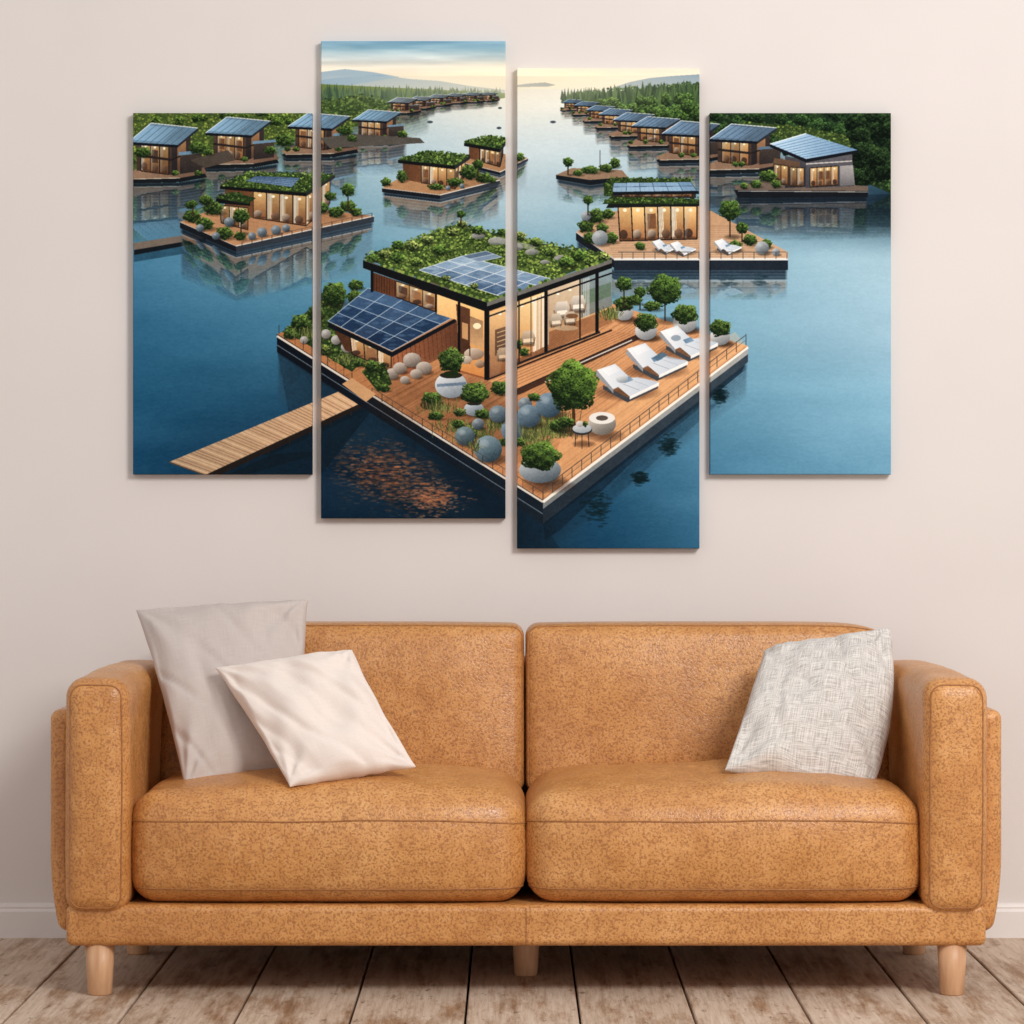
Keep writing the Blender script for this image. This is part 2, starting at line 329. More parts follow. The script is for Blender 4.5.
for (x,w_) in [(640,14),(660,10),(730,10),(760,8)]:
    for i in range(30): ell(x+random.gauss(0,w_*.5),276+random.uniform(-2,10),random.uniform(2,5),.8,(34,56,66),a=.35)

# ---------------- main float
poly([(277,350),(543,524),(560,548),(505,560),(420,520),(330,470),(290,420)],(14,28,40),a=.45)
mirror([(277,352),(543,524)],54,a=.88,dk=.42)
for i in range(1700):
    u=random.gauss(0,1); v=random.gauss(0,1); x=388+u*32+v*8; y=474+v*21
    if y<425 or (y-350)<(x-277)*.62+14: continue
    ell(x,y,random.uniform(1.2,4.5),random.uniform(.4,1.0),random.choice([(150,92,62),(104,66,48),(196,128,84),(60,46,44),(44,44,52)]),a=.40*math.exp(-(u*u+v*v)/3.5))
for i in range(600):
    u=random.gauss(0,1); v=random.gauss(0,1); x=432+u*13; y=498+v*8
    if (y-350)<(x-277)*.62+16: continue
    ell(x,y,random.uniform(1,3.2),random.uniform(.4,.9),random.choice([(220,150,104),(160,100,68),(90,60,52)]),a=.33)
poly([(543,522),(748,356),(742,372),(700,408),(640,455),(560,530),(545,540)],(12,26,38),a=.7)
mirror([(543,524),(748,362)],34,a=.7,dk=.45)
poly([(700,408),(640,455),(570,530),(545,548),(600,512),(720,402)],(28,60,80),a=.35)
for (x,y,rx,ry) in [(596,507,15,18),(669,446,9,11),(720,396,8,8),(640,478,8,6)]:
    for i in range(130): ell(x+random.gauss(0,rx*.42),y+random.gauss(0,ry*.42),random.uniform(1.5,4),random.uniform(.5,1.1),(12,32,36),a=.42)
# walkway
poly([(172,462),(205,476),(372,400),(372,408),(212,482),(250,474),(330,450)],(18,28,36))
poly([(178,474),(322,474),(372,410),(372,396),(205,474)],(14,32,44),a=.75)
poly([(169,462),(205,475),(372,398),(352,386)],(174,146,118),(218,174,134),'h')
for i in range(52):
    t=i/51; line(*lerp((169,462),(352,386),t),*lerp((205,475),(372,398),t),random.choice([(114,88,68),(138,110,88),(232,200,164)]),.8,a=.65)
poly([(205,475),(372,398),(372,403),(207,481)],(36,30,28)); line(169,462,205,475,(90,70,56),1.2)
for i in range(9):
    p=lerp((207,478),(372,401),i/8); line(p[0],p[1],p[0],p[1]+5,(40,36,34),1.2)
# hull + deck
Lc=(277,334); Bc=(470,262); Rc=(748,346); Fc=(543,500)
poly([Lc,Fc,(543,524),(277,352)],(14,20,28),(26,36,46),'h')
poly([Fc,Rc,(748,362),(543,524)],(126,130,130),(168,168,164),'h')
poly([(543,509),(748,354),(748,362),(543,524)],(40,50,60),(60,72,82),'h')
line(277,336,543,502,(220,208,192),2.2); line(543,502,748,347,(248,238,222),2.8)
line(277,345,543,514,(110,122,130),.8)
poly([Lc,Bc,(600,300),Rc,Fc],(170,114,74),(222,164,118),'h',nz=8)
for i in range(60):
    t=i/59; a=lerp((380,398),(543,499),t); b=lerp((560,300),(746,347),t); line(*a,*b,random.choice([(146,94,62),(230,174,126),(132,88,60),(190,134,92)]),.7,a=.5)
for i in range(30):
    t=i/29; a=lerp((280,334),(470,455),t); b=lerp((360,300),(560,400),t)
    line(*a,*b,random.choice([(118,76,50),(200,142,98)]),.6,a=.5)
poly([(470,455),(543,499),(600,455),(540,400)],(190,126,82),a=.2)
poly([(560,440),(735,332),(746,345),(545,497)],(255,200,144),a=.3)
ell(440,400,80,34,(70,44,30),a=.35,soft=1); ell(500,430,60,36,(60,40,30),a=.35,soft=1)
# left garden
fol([(282,332),(322,300),(345,300),(335,325),(372,352),(352,372),(300,340)],560,base=(108,128,64),sz=1.3,h=3)
bush(334,294,13,12); bush(355,297,8,7); bush(300,322,9,8); bush(290,334,7,5); bush(316,312,8,7); bush(356,285,8,5); bush(324,350,6,5,base=(124,130,70)); bush(360,362,6,5)
grass(310,338,16,12,50); grass(345,362,14,10,40)
for (x,y,r) in [(326,334,5),(347,347,6),(316,330,4),(336,340,5),(372,350,7),(304,340,4)]: ball(x,y,r,(206,202,194),(90,86,82))
# small annexe
poly([(332,326),(392,352),(392,372),(345,350)],(70,46,34),(120,78,50),'h')
glass((350,336),(391,353),(391,371),(352,354),3,.9)
poly([(392,352),(458,320),(460,348),(404,376),(392,372)],(164,104,72),(98,62,44),'h')
for i in range(16): 
    t=i/15; line(*lerp((393,352),(458,320),t),*lerp((395,374),(460,348),t),(88,56,40),.5)
poly([(328,322),(392,352),(456,318),(456,322),(392,357),(328,327)],(20,24,30))
panelgrid((328,321),(368,288),(457,315),(392,351),4,5,(34,52,78),(72,102,134),(180,196,208),.6)
for i in range(60):
    u,v=random.random(),random.random(); p=lerp(lerp((330,321),(368,290),u),lerp((392,350),(455,315),u),v); ell(p[0],p[1],4,1.2,(120,150,178),a=.2)
# main house
poly([(372,272),(487,312),(487,380),(460,372),(458,318),(372,290)],(92,58,40),(150,92,58),'h')
glass((396,281),(436,294),(436,312),(396,297),3,.9)
poly([(436,294),(487,312),(487,378),(459,370),(457,320),(437,314)],(255,210,144),(206,134,78),'v')
for i in range(9): line(374+i*2.6,273+i*.9,374+i*2.6,291+i*.6,(60,38,28),.6)
poly([(456,304),(470,309),(470,364),(460,360)],(98,64,46),(70,46,34)); poly([(462,322),(468,324),(468,340),(462,338)],(196,150,104))
poly([(470,316),(483,321),(483,348),(470,344)],(150,118,90),(214,166,118)); ell(477,326,4,3,(255,236,190))
ell(474,354,10,6,(226,206,182),(120,96,80)); ell(466,360,6,4,(236,222,204),(130,112,96)); ell(480,364,5,4,(206,176,144),(96,70,54)); line(470,346,470,356,(60,44,36),1)
poly([(487,312),(612,268),(612,322),(487,380)],(232,186,134),(170,124,88),'v')
poly([(487,356),(612,308),(612,322),(487,380)],(132,88,60),(180,128,88),'h')
for i in range(12): line(*lerp((487,356),(487,379),i/11),*lerp((612,308),(612,322),i/11),(110,72,50),.5,a=.6)
poly([(490,312),(514,304),(514,366),(490,376)],(250,196,130),(140,90,58),'v')
poly([(515,303),(545,292),(545,346),(515,360)],(255,222,162),(200,136,86),'v')
poly([(546,290),(580,278),(580,316),(546,330)],(218,194,164),(178,148,118),'v'); poly([(581,278),(612,268),(612,306),(581,318)],(136,158,164),(120,118,108),'v')
poly([(582,292),(611,282),(611,296),(582,306)],(84,108,80),a=.6)
for i in range(9):
    xa=534+i*1.8; line(xa,298-i*.7,xa,352-i*.9,random.choice([(248,236,216),(204,182,152),(228,210,184),(182,156,130)]),1.3)
for i in range(4): line(584+i*1.6,279-i*.5,584+i*1.6,318-i*.6,(216,214,206),1.0,a=.7)
for (x,y) in [(500,314),(522,306),(532,302),(558,294),(570,290)]: ell(x,y,1.6,1,(255,248,220))
poly([(495,330),(510,325),(510,350),(495,356)],(110,76,54),(84,58,42)); 
for i in range(5): line(497,333+i*4.5,509,329+i*4.5,(226,186,130),.7)
def chair(x,y,k,c=(228,214,196)):
    ell(x,y+5*k,9*k,3*k,(50,34,26),a=.6,soft=1)
    poly([(x-8*k,y-2*k),(x-5*k,y-10*k),(x+5*k,y-11*k),(x+8*k,y-3*k),(x+7*k,y+4*k),(x-7*k,y+5*k)],c,[v*.6 for v in c],'v')
    poly([(x-5*k,y-1*k),(x+5*k,y-2*k),(x+6*k,y+2*k),(x-5*k,y+3*k)],[min(255,v*1.1) for v in c])
    for s_ in (-6,6): line(x+s_*k,y+3*k,x+s_*k,y+7*k,(60,42,32),.8*k)
    line(x-8*k,y-2*k,x-7*k,y+5*k,(140,104,74),1*k); line(x+8*k,y-3*k,x+7*k,y+4*k,(140,104,74),1*k)
chair(562,312,1.0); chair(578,306,1.0); chair(570,320,.8,(206,186,162)); chair(556,322,.8,(214,196,172)); chair(528,340,.9,(216,190,160)); chair(503,356,.8,(196,164,132))
ell(572,316,6,2.4,(120,86,60)); ell(566,328,12,2.6,(200,180,150),a=.6)
bush(524,352,5,4); bush(519,344,3,5,sh=False)
for (x,y0,y1,w) in [(487,310,380,5),(512,302,367,2.4),(519,300,364,1.2),(546,290,352,3.2),(580,278,340,1.4),(597,272,333,3.6),(436,290,312,2),(459,302,372,2.4),(372,270,292,2.5),(531,296,356,.8)]:
    poly([(x-w/2,y0),(x+w/2,y0),(x+w/2,y1),(x-w/2,y1)],(20,20,22))
line(487,317,612,273,(24,24,26),1.6); poly([(489,314),(512,306),(500,374),(490,378)],(220,228,230),a=.10)
# roof terrace
poly([(363,258),(455,225),(612,258),(487,302)],(60,74,44))
fol([(365,258),(455,226),(610,257),(487,300)],3400,base=(142,160,80),dark=(34,52,26),sz=1.35,h=4)
for (x,y,rx,ry) in [(497,241,9,4),(515,247,8,4),(478,236,7,3),(532,252,7,3),(560,258,6,3),(545,262,5,2)]: ell(x,y,rx,ry,(178,178,170),(84,88,84),nz=20)
poly([(500,238),(540,246),(532,250),(492,242)],(164,164,156),a=.55)
panelgrid((419,270),(462,256),(556,280),(512,300),3,6,(72,98,130),(164,188,206),(226,232,234),.6)
panelgrid((462,256),(478,262),(502,257),(486,251),2,1,(80,100,122),(130,150,170),(190,200,210),.5)
for i in range(90):
    u,v=random.random(),random.random(); p=lerp(lerp((462,257),(419,270),v),lerp((556,280),(512,300),v),u); ell(p[0],p[1],5,1.3,(204,220,230),a=.14)
for (x,y,r) in [(372,258,6),(385,254,6),(398,258,7),(412,246,7),(428,240,6),(440,250,7),(398,245,6),(452,232,6),(462,224,5),(478,230,6),(462,214,3),(566,262,8),(580,256,8),(592,262,8),(604,258,6),(550,252,6),(520,236,6),(536,242,6),(502,232,5),(416,262,6),(446,278,4),(474,286,4),(530,290,5),(548,284,5)]:
    bush(x,y,r,r*.7,base=random.choice([(132,152,76),(106,134,62),(160,170,98)]))
tree(461,214,4,8)
poly([(363,260),(487,302),(612,259),(612,268),(487,312),(363,268)],(20,22,24)); poly([(487,302),(612,259),(612,263),(487,306.5)],(112,110,104)); line(363,260,487,302,(96,96,92),1.0)
for i in range(90):
    t=random.random(); p=lerp((364,260),(487,302),t) if random.random()<.5 else lerp((487,302),(612,259),t); ell(p[0],p[1]-1,1.8,1.5,random.choice([(110,134,62),(60,86,40),(150,162,88)]))
# terraces / steps
poly([(487,380),(612,330),(640,334),(512,392)],(220,160,112),(200,142,100),'h'); line(512,392,640,334,(48,36,32),2.0); line(487,380,612,330,(40,32,30),1.6)
poly([(512,392),(640,334),(640,339),(512,398)],(70,48,38)); 
for i in range(6): line(*lerp((489,381),(510,391),i/6),*lerp((612,331),(638,334),i/6),(150,104,72),.5)
line(512,366,600,332,(40,36,36),2.2)
line(560,372,632,340,(226,222,214),1.1); line(545,382,560,376,(226,222,214),1.1)
for (x,y,r) in [(392,374,7),(400,368,7),(412,360,9),(424,368,8),(416,374,6),(405,380,5)]: 
    ell(x+2,y+r*.6,r*1.1,r*.4,(30,22,18),a=.6,soft=1); ell(x,y,r,r*.8,(220,206,192),(84,74,66),nz=10)
fol([(362,372),(384,362),(392,384),(378,392)],90,base=(100,120,58),h=3); bush(372,366,7,6); bush(384,388,6,4)
# foreground plants
ell(432,405,12,5,(92,66,48),(50,36,28)); bush(432,398,10,6)
pot(451,385,16,13,(236,238,238),(110,120,128)); poly([(437,384),(466,382),(466,385),(437,387)],(60,84,110),a=.6); bush(451,360,13,12,sh=False); ell(451,374,8,3,(30,44,24))
bush(475,393,14,11,sh=False); pot(474,409,10,7,(204,212,216),(90,100,106)); bush(475,396,12,7,sh=False)
grass(440,412,16,14,50); grass(472,440,20,18,110); grass(500,428,18,18,90); grass(455,430,16,12,60)
bush(500,388,9,7); bush(436,416,8,4); bush(470,432,9,6,base=(118,128,70)); bush(458,424,6,4); bush(505,442,7,4); bush(483,414,8,5); bush(460,412,6,4,base=(126,134,78))
ball(465,436,10,(136,154,158),(38,52,60)); ball(514,430,13,(146,166,178),(36,54,68)); ball(498,414,9,(140,156,164),(46,58,66)); ball(525,404,7); ball(488,449,14,(146,166,174),(36,54,64)); ball(478,424,6)
grass(472,450,10,10,20); grass(530,440,12,22,70,base=(164,162,96)); grass(556,436,16,26,120,base=(148,154,86))
ball(529,416,12,(140,160,172),(40,56,68)); ball(549,405,13,(138,160,174),(36,54,66)); bush(520,442,7,4); bush(558,426,9,6); bush(534,397,6,4); grass(540,448,14,14,46,base=(160,162,94))
line(573,396,574,426,(70,52,36),3.2); ell(580,430,28,8,(40,32,24),a=.6,soft=1); bush(573,386,25,25,n=2600,base=(98,126,54),sz=1.15,sh=False); bush(566,422,9,5)
ell(606,436,20,7,(50,32,24),a=.6,soft=1); ell(602,424,14,11,(218,210,198),(96,90,84),nz=8); ell(602,418,13,6,(238,232,222)); ell(602,418,6,2.6,(96,86,78))
ell(584,444,13,4,(50,32,24),a=.55,soft=1); line(576,430,575,447,(40,40,42),.8); line(588,430,589,447,(40,40,42),.8); line(582,430,582,449,(40,40,42),.8); ell(582,430,10,5,(50,52,54)); ell(582,428.5,9.5,4.5,(210,214,216),(150,156,160)); ell(580,424,4,3,(236,232,224),(150,140,130)); bush(585,424,2.5,2.5,sh=False)
ell(550,486,28,8,(50,32,24),a=.6,soft=1); pot(540,470,21,13,(204,210,212),(66,78,86)); bush(540,456,20,14,n=1300,sz=1.1,base=(96,122,56),sh=False)
for (x,y,r) in [(646,326,12),(685,318,13),(720,332,11),(624,308,10)]:
    ell(x+3,y+12,r*1.3,5,(50,32,24),a=.6,soft=1)
    pot(x,y+5,r*.92,r*.75,(238,234,228),(108,112,116)); bush(x,y-4,r,r*.75,sh=False)
tree(665,290,17,14); tree(624,284,8,16); tree(640,292,6,12)
grass(610,318,10,12,50); bush(634,300,8,5); bush(652,306,9,5)
lounger(601,376,1.02); ell(622,379,6,4,(240,240,238),(130,140,150)); lounger(631,355,1.0); lounger(664,337,.95)
ell(676,338,5,3,(150,162,172)); poly([(652,358),(662,352),(668,355),(658,361)],(90,116,134))
for i in range(22):
    p=lerp((543,500),(746,345),i/21.0); line(p[0],p[1]-11,p[0],p[1],(60,58,58),.6)
line(543,489,746,335,(74,72,72),.7); line(543,494,746,340,(90,88,86),.4)
for i in range(18):
    p=lerp((372,396),(543,500),i/17.0); line(p[0],p[1]-8,p[0],p[1],(50,48,48),.5)
line(372,388,543,492,(64,60,58),.5)
for i in range(10):
    p=lerp((279,334),(352,382),i/9.0); line(p[0],p[1]-9,p[0],p[1],(50,48,48),.5)
poly([(342,384),(352,378),(376,394),(366,402)],(200,154,112))
ell(499,128,2.5,1.2,(60,70,78)); ell(430,122,3,1.3,(70,80,88)); ell(500,108,2,1,(70,80,88)); ell(553,122,3,1.3,(70,80,88))
land=(np.abs(img-water0).sum(-1)>26).astype(np.float32)*np.clip((yy-92)/10,0,1)[:,None]
lum=np.clip(img.mean(-1)/255.,0,1)
tx=(vnoise(AH,AW,AH//3,AW//3,31)-.5)*.5+(vnoise(AH,AW,AH//8,AW//9,32)-.5)*.3+(vnoise(AH,AW,AH//40,AW//40,33)-.5)*.3
img*=(1+tx*.44*land*(1-lum)**1.2)[...,None]
def blur(a):
    a=(np.roll(a,1,0)+2*a+np.roll(a,-1,0))/4; return (np.roll(a,1,1)+2*a+np.roll(a,-1,1))/4
img=blur(img)
img+=(rng.rand(AH,AW,1)-.5)*6
img=np.clip(img,0,255)/255.0
img=img*.82+(img*img*(3-2*img))*.18      # print contrast
buf=np.ones((AH,AW,4),np.float32); buf[...,:3]=img[::-1]
art=bpy.data.images.new("artwork_print",AW,AH,alpha=False,float_buffer=False)
art.colorspace_settings.name='sRGB'
art.pixels.foreach_set(buf.ravel()); art.update(); art.pack()

# ------------------------------------------------------------ helpers
def new_obj(name,mesh,parent=None,mats=()):
    o=bpy.data.objects.new(name,mesh); col.objects.link(o)
    for m in mats: mesh.materials.append(m)
    if parent: o.parent=parent
    return o
def empty(name,loc=(0,0,0)):
    e=bpy.data.objects.new(name,None); e.empty_display_size=.1; e.location=loc; col.objects.link(e); return e
def mesh_from(name,v,f,smooth=True):
    me=bpy.data.meshes.new(name); me.from_pydata([tuple(p) for p in v],[],f); me.validate()
    if smooth: me.polygons.foreach_set('use_smooth',[True]*len(me.polygons))
    me.update(); return me
class NT:
    def __init__(s,name):
        s.m=bpy.data.materials.new(name); s.m.use_nodes=True; s.t=s.m.node_tree; s.b=s.t.nodes['Principled BSDF']
    def n(s,typ,**k):
        nd=s.t.nodes.new(typ)
        for a,b in k.items(): setattr(nd,a,b)
        return nd
    def l(s,a,b): s.t.links.new(a,b)
    def ramp(s,src,stops):
        r=s.n('ShaderNodeValToRGB'); e=r.color_ramp.elements
        e[0].position,e[0].color=stops[0]; e[1].position,e[1].color=stops[-1]
        for p,c in stops[1:-1]:
            q=e.new(p); q.color=c
        s.l(src,r.inputs[0]); return r.outputs[0]
    def mix(s,f,a,b,mode='MIX'):
        m=s.n('ShaderNodeMix',data_type='RGBA',blend_type=mode)
        for i,v in ((0,f),(6,a),(7,b)):
            if hasattr(v,'is_output'): s.l(v,m.inputs[i])
            else: m.inputs[i].default_value=v
        return m.outputs[2]
    def math(s,op,a,b=0.0):
        m=s.n('ShaderNodeMath',operation=op)
        for i,v in ((0,a),(1,b)):
            if hasattr(v,'is_output'): s.l(v,m.inputs[i])
            else: m.inputs[i].default_value=v
        return m.outputs[0]
    def bump(s,h,st,d):
        b=s.n('ShaderNodeBump'); b.inputs['Strength'].default_value=st; b.inputs['Distance'].default_value=d
        s.l(h,b.inputs['Height']); s.l(b.outputs[0],s.b.inputs['Normal'])
    def coord(s,scale=None):
        c=s.n('ShaderNodeTexCoord').outputs['Object']
        if scale:
            m=s.n('ShaderNodeMapping'); m.inputs['Scale'].default_value=scale; s.l(c,m.inputs[0]); return m.outputs[0]
        return c
    def noise(s,v,sc,det=3,rough=.5):
        n=s.n('ShaderNodeTexNoise'); n.inputs['Scale'].default_value=sc; n.inputs['Detail'].default_value=det; n.inputs['Roughness'].default_value=rough
        s.l(v,n.inputs['Vector']); return n.outputs[0]

def leather():
    k=NT('tan_leather'); c=k.coord()
    big=k.noise(c,3.2,4,.6); fine=k.noise(c,165,2,.55); mid=k.noise(c,24,5,.68)
    vor=k.n('ShaderNodeTexVoronoi',feature='DISTANCE_TO_EDGE'); vor.inputs['Scale'].default_value=95; k.l(c,vor.inputs['Vector'])
    base=k.ramp(big,[(.28,lin((188,126,66))),(.5,lin((208,146,82))),(.72,lin((220,162,100)))])
    base=k.mix(k.math('MULTIPLY',k.ramp(mid,[(.36,(1,1,1,1)),(.54,(0,0,0,1))]),.34),base,lin((164,102,50)))
    base=k.mix(k.math('MULTIPLY',k.ramp(mid,[(.55,(0,0,0,1)),(.70,(1,1,1,1))]),.35),base,lin((228,174,116)))
    pore=k.ramp(fine,[(.38,(1,1,1,1)),(.52,(0,0,0,1))])
    c1=k.mix(k.math('MULTIPLY',pore,.68),base,lin((150,90,44)))
    k.l(c1,k.b.inputs['Base Color'])
    k.l(k.ramp(mid,[(.3,(.28,.28,.28,1)),(.7,(.46,.46,.46,1))]),k.b.inputs['Roughness'])
    k.b.inputs['Specular IOR Level'].default_value=.55
    edge=k.ramp(vor.outputs['Distance'],[(0,(0,0,0,1)),(.12,(1,1,1,1))])
    k.bump(k.math('ADD',k.math('ADD',k.math('MULTIPLY',fine,.6),k.math('MULTIPLY',mid,1.4)),k.math('MULTIPLY',edge,.18)),.5,.0028)
    return k.m
M_leather=leather()
k=NT('leather_piping'); c=k.coord(); k.l(k.ramp(k.noise(c,90,2),[(.3,lin((140,88,44))),(.7,lin((172,114,62)))]),k.b.inputs['Base Color']); k.b.inputs['Roughness'].default_value=.6; M_pipe=k.m
k=NT('leg_beech'); c=k.coord((14,14,2)); k.l(k.ramp(k.noise(c,4,4),[(.3,lin((196,146,106))),(.7,lin((222,176,136)))]),k.b.inputs['Base Color']); k.b.inputs['Roughness'].default_value=.45; M_leg=k.m
def fabric(name,ca,cb,slub=False):
    k=NT(name)
    uv=k.n('ShaderNodeUVMap').outputs[0]
    def st(sx,sy,sc):
        m=k.n('ShaderNodeMapping'); m.inputs['Scale'].default_value=(sx,sy,1); k.l(uv,m.inputs[0]); return k.noise(m.outputs[0],sc,2,.6)
    a=st(4,90,2.2); b=st(90,4,2.2)
    w=k.math('MULTIPLY',k.math('ADD',a,b),.5)
    lo,hi=((.34,.58) if slub else (.3,.7))
    k.l(k.ramp(w,[(lo,ca),(hi,cb)]),k.b.inputs['Base Color']); k.b.inputs['Roughness'].default_value=.95; k.b.inputs['Specular IOR Level'].default_value=.1
    k.b.inputs['Sheen Weight'].default_value=.1
    k.bump(w,.3 if slub else .12,.002); return k.m
M_fabA=fabric('taupe_cotton',lin((190,176,168)),lin((204,191,183)))
M_fabB=fabric('cream_cotton',lin((226,210,199)),lin((238,224,214)))
M_fabC=fabric('grey_linen',lin((150,143,137)),lin((226,219,211)),slub=True)
k=NT('wall_paint'); c=k.coord(); k.l(k.ramp(k.noise(c,2.2,3),[(.3,lin((221,213,208))),(.7,lin((225,217,212)))]),k.b.inputs['Base Color']); k.b.inputs['Roughness'].default_value=.9; k.b.inputs['Specular IOR Level'].default_value=.1
k.bump(k.noise(c,120,3),.05,.002); M_wall=k.m
k=NT('baseboard_paint'); c=k.coord(); k.l(k.ramp(k.noise(c,6,2),[(.3,lin((228,219,214))),(.7,lin((234,226,221)))]),k.b.inputs['Base Color']); k.b.inputs['Roughness'].default_value=.5; M_base=k.m
k=NT('dark_gap'); k.b.inputs['Base Color'].default_value=lin((38,28,22)); k.b.inputs['Roughness'].default_value=1; M_gap=k.m
PW=.265; PX0=-.108
k=NT('aged_floor_boards'); c=k.coord()
sx=k.n('ShaderNodeSeparateXYZ'); k.l(c,sx.inputs[0])
idn=k.math('FLOOR',k.math('DIVIDE',k.math('SUBTRACT',sx.outputs[0],PX0),PW))
wn=k.n('ShaderNodeTexWhiteNoise',noise_dimensions='1D'); k.l(idn,wn.inputs['W'])
cb=k.n('ShaderNodeCombineXYZ'); k.l(sx.outputs[0],cb.inputs[0]); k.l(k.math('ADD',sx.outputs[1],k.math('MULTIPLY',wn.outputs['Value'],17.0)),cb.inputs[1]); k.l(k.math('MULTIPLY',wn.outputs['Value'],9.0),cb.inputs[2])
def mp(sc_):
    m=k.n('ShaderNodeMapping'); m.inputs['Scale'].default_value=sc_; k.l(cb.outputs[0],m.inputs[0]); return m.outputs[0]
grain=k.noise(mp((60,3,1)),1.5,6,.7); patch=k.noise(mp((9,1.6,1)),1.6,6,.72); spot=k.noise(mp((22,9,1)),1.8,4,.7)
b0=k.ramp(grain,[(.25,lin((168,142,120))),(.5,lin((204,182,161))),(.75,lin((222,204,186)))])
b1=k.ramp(grain,[(.25,lin((120,88,64))),(.75,lin((184,148,116)))])
f1=k.ramp(patch,[(.47,(0,0,0,1)),(.64,(1,1,1,1))])
cc=k.mix(f1,b0,b1)
f2=k.ramp(spot,[(.61,(0,0,0,1)),(.69,(1,1,1,1))])
cc=k.mix(k.math('MULTIPLY',f2,.65),cc,lin((94,66,48)))
cc=k.mix(.7,cc,k.ramp(wn.outputs['Value'],[(0,(.84,.81,.78,1)),(1,(1,1,1,1))]),'MULTIPLY')
k.l(cc,k.b.inputs['Base Color']); k.b.inputs['Roughness'].default_value=.6; k.b.inputs['Specular IOR Level'].default_value=.3
k.bump(grain,.4,.003); M_floor=k.m
k=NT('canvas_print'); uvn=k.n('ShaderNodeUVMap'); it=k.n('ShaderNodeTexImage'); it.image=art; it.interpolation='Linear'; it.extension='EXTEND'; k.l(uvn.outputs[0],it.inputs[0])
k.l(it.outputs[0],k.b.inputs['Base Color'])
k.b.inputs['Roughness'].default_value=.85; k.b.inputs['Specular IOR Level'].default_value=.05; M_art=k.m

# ------------------------------------------------------------ room
def box(name,x0,x1,y0,y1,z0,z1,mat,parent=None):
    v=[(x,y,z) for x in (x0,x1) for y in (y0,y1) for z in (z0,z1)]
    f=[(0,1,3,2),(4,6,7,5),(0,4,5,1),(2,3,7,6),(0,2,6,4),(1,5,7,3)]
    return new_obj(name,mesh_from(name,v,f,False),parent,[mat])
box('wall_back',-4.5,4.5,0,.12,0,3.2,M_wall)
fv,ff,fm=[],[],[]
def addbox(x0,x1,y0,y1,z0,z1,mi,ch=.0):
    b=len(fv)
    fv.extend([(x0,y0,z0),(x1,y0,z0),(x1,y1,z0),(x0,y1,z0),(x0,y0,z1-ch),(x1,y0,z1-ch),(x1,y1,z1-ch),(x0,y1,z1-ch),(x0+ch,y0+ch,z1),(x1-ch,y0+ch,z1),(x1-ch,y1-ch,z1),(x0+ch,y1-ch,z1)])
    for q in [(3,2,1,0),(0,1,5,4),(1,2,6,5),(2,3,7,6),(3,0,4,7),(4,5,9,8),(5,6,10,9),(6,7,11,10),(7,4,8,11),(8,9,10,11)]:
        ff.append(tuple(b+i for i in q)); fm.append(mi)
random.seed(3)
for i in range(-17,17):
    x0=PX0+i*PW; g=.003
    ys=[0.0]; y=-random.uniform(1.6,3.2) if i not in (-2,1) else -2.2
    while y>-9: ys.append(y); y-=random.uniform(2.0,3.0)
    ys.append(-9)
    for a,b in zip(ys[:-1],ys[1:]): addbox(x0+g,x0+PW-g,b+.001,a-.001,-.02,0,0,.0025)
addbox(-4.6,4.5,-9,0,-.06,-.021,1)
me=mesh_from('floor',fv,ff,False); o=new_obj('floor',me,None,[M_floor,M_gap]); me.polygons.foreach_set('material_index',fm)
prof=[(0,0),(-.018,0),(-.018,.072),(-.015,.077),(-.012,.080),(-.013,.084),(-.010,.091),(-.004,.094),(0,.094)]
v=[];f=[]
for x in (-4.5,4.5):
    for y,z in prof: v.append((x,y,z))
n=len(prof)
for i in range(n): f.append((i,(i+1)%n,n+(i+1)%n,n+i))
f.append(tuple(range(n))); f.append(tuple(range(2*n-1,n-1,-1)))
new_obj('baseboard_back',mesh_from('baseboard_back',v,f,False),None,[M_base])
YC=-.03; sC=s_at(YC)
rects=[(133,113,312,474.5),(321,41,505.5,518.5),(517,68,699.5,548.5),(710,113,891,474.5)]
for (a,b,c_,d) in rects:
    p0=P(a,d,YC); p1=P(c_,b,YC)
    w=(p1.x-p0.x)/2; h=(p1.z-p0.z)/2; cxm=(p0.x+p1.x)/2; czm=(p0.z+p1.z)/2; r=.002
    v=[];f=[]
    for (ins,yy_) in ((r,YC),(0,YC+r),(0,-.0005)):
        for sx_,sz_ in ((-1,-1),(1,-1),(1,1),(-1,1)): v.append((sx_*(w-ins),yy_,sz_*(h-ins)))
    f.append((0,1,2,3))
    for R in (0,4):
        for i in range(4): j=(i+1)%4; f.append((R+i,R+4+i,R+4+j,R+j))
    f.append((11,10,9,8))
    me=mesh_from('canvas',v,f,False); uv=me.uv_layers.new(name='UVMap')
    for lp in me.loops:
        q=me.vertices[lp.vertex_index].co
        px=512+(q.x+cxm)*sC; py=512+(H_CAM-(q.z+czm))*sC
        uv.data[lp.index].uv=((px-AX0)/(AX1-AX0),1-(py-AY0)/(AY1-AY0))
    o=new_obj('canvas_wall_art',me,None,[M_art]); o.location=(cxm,0,czm)

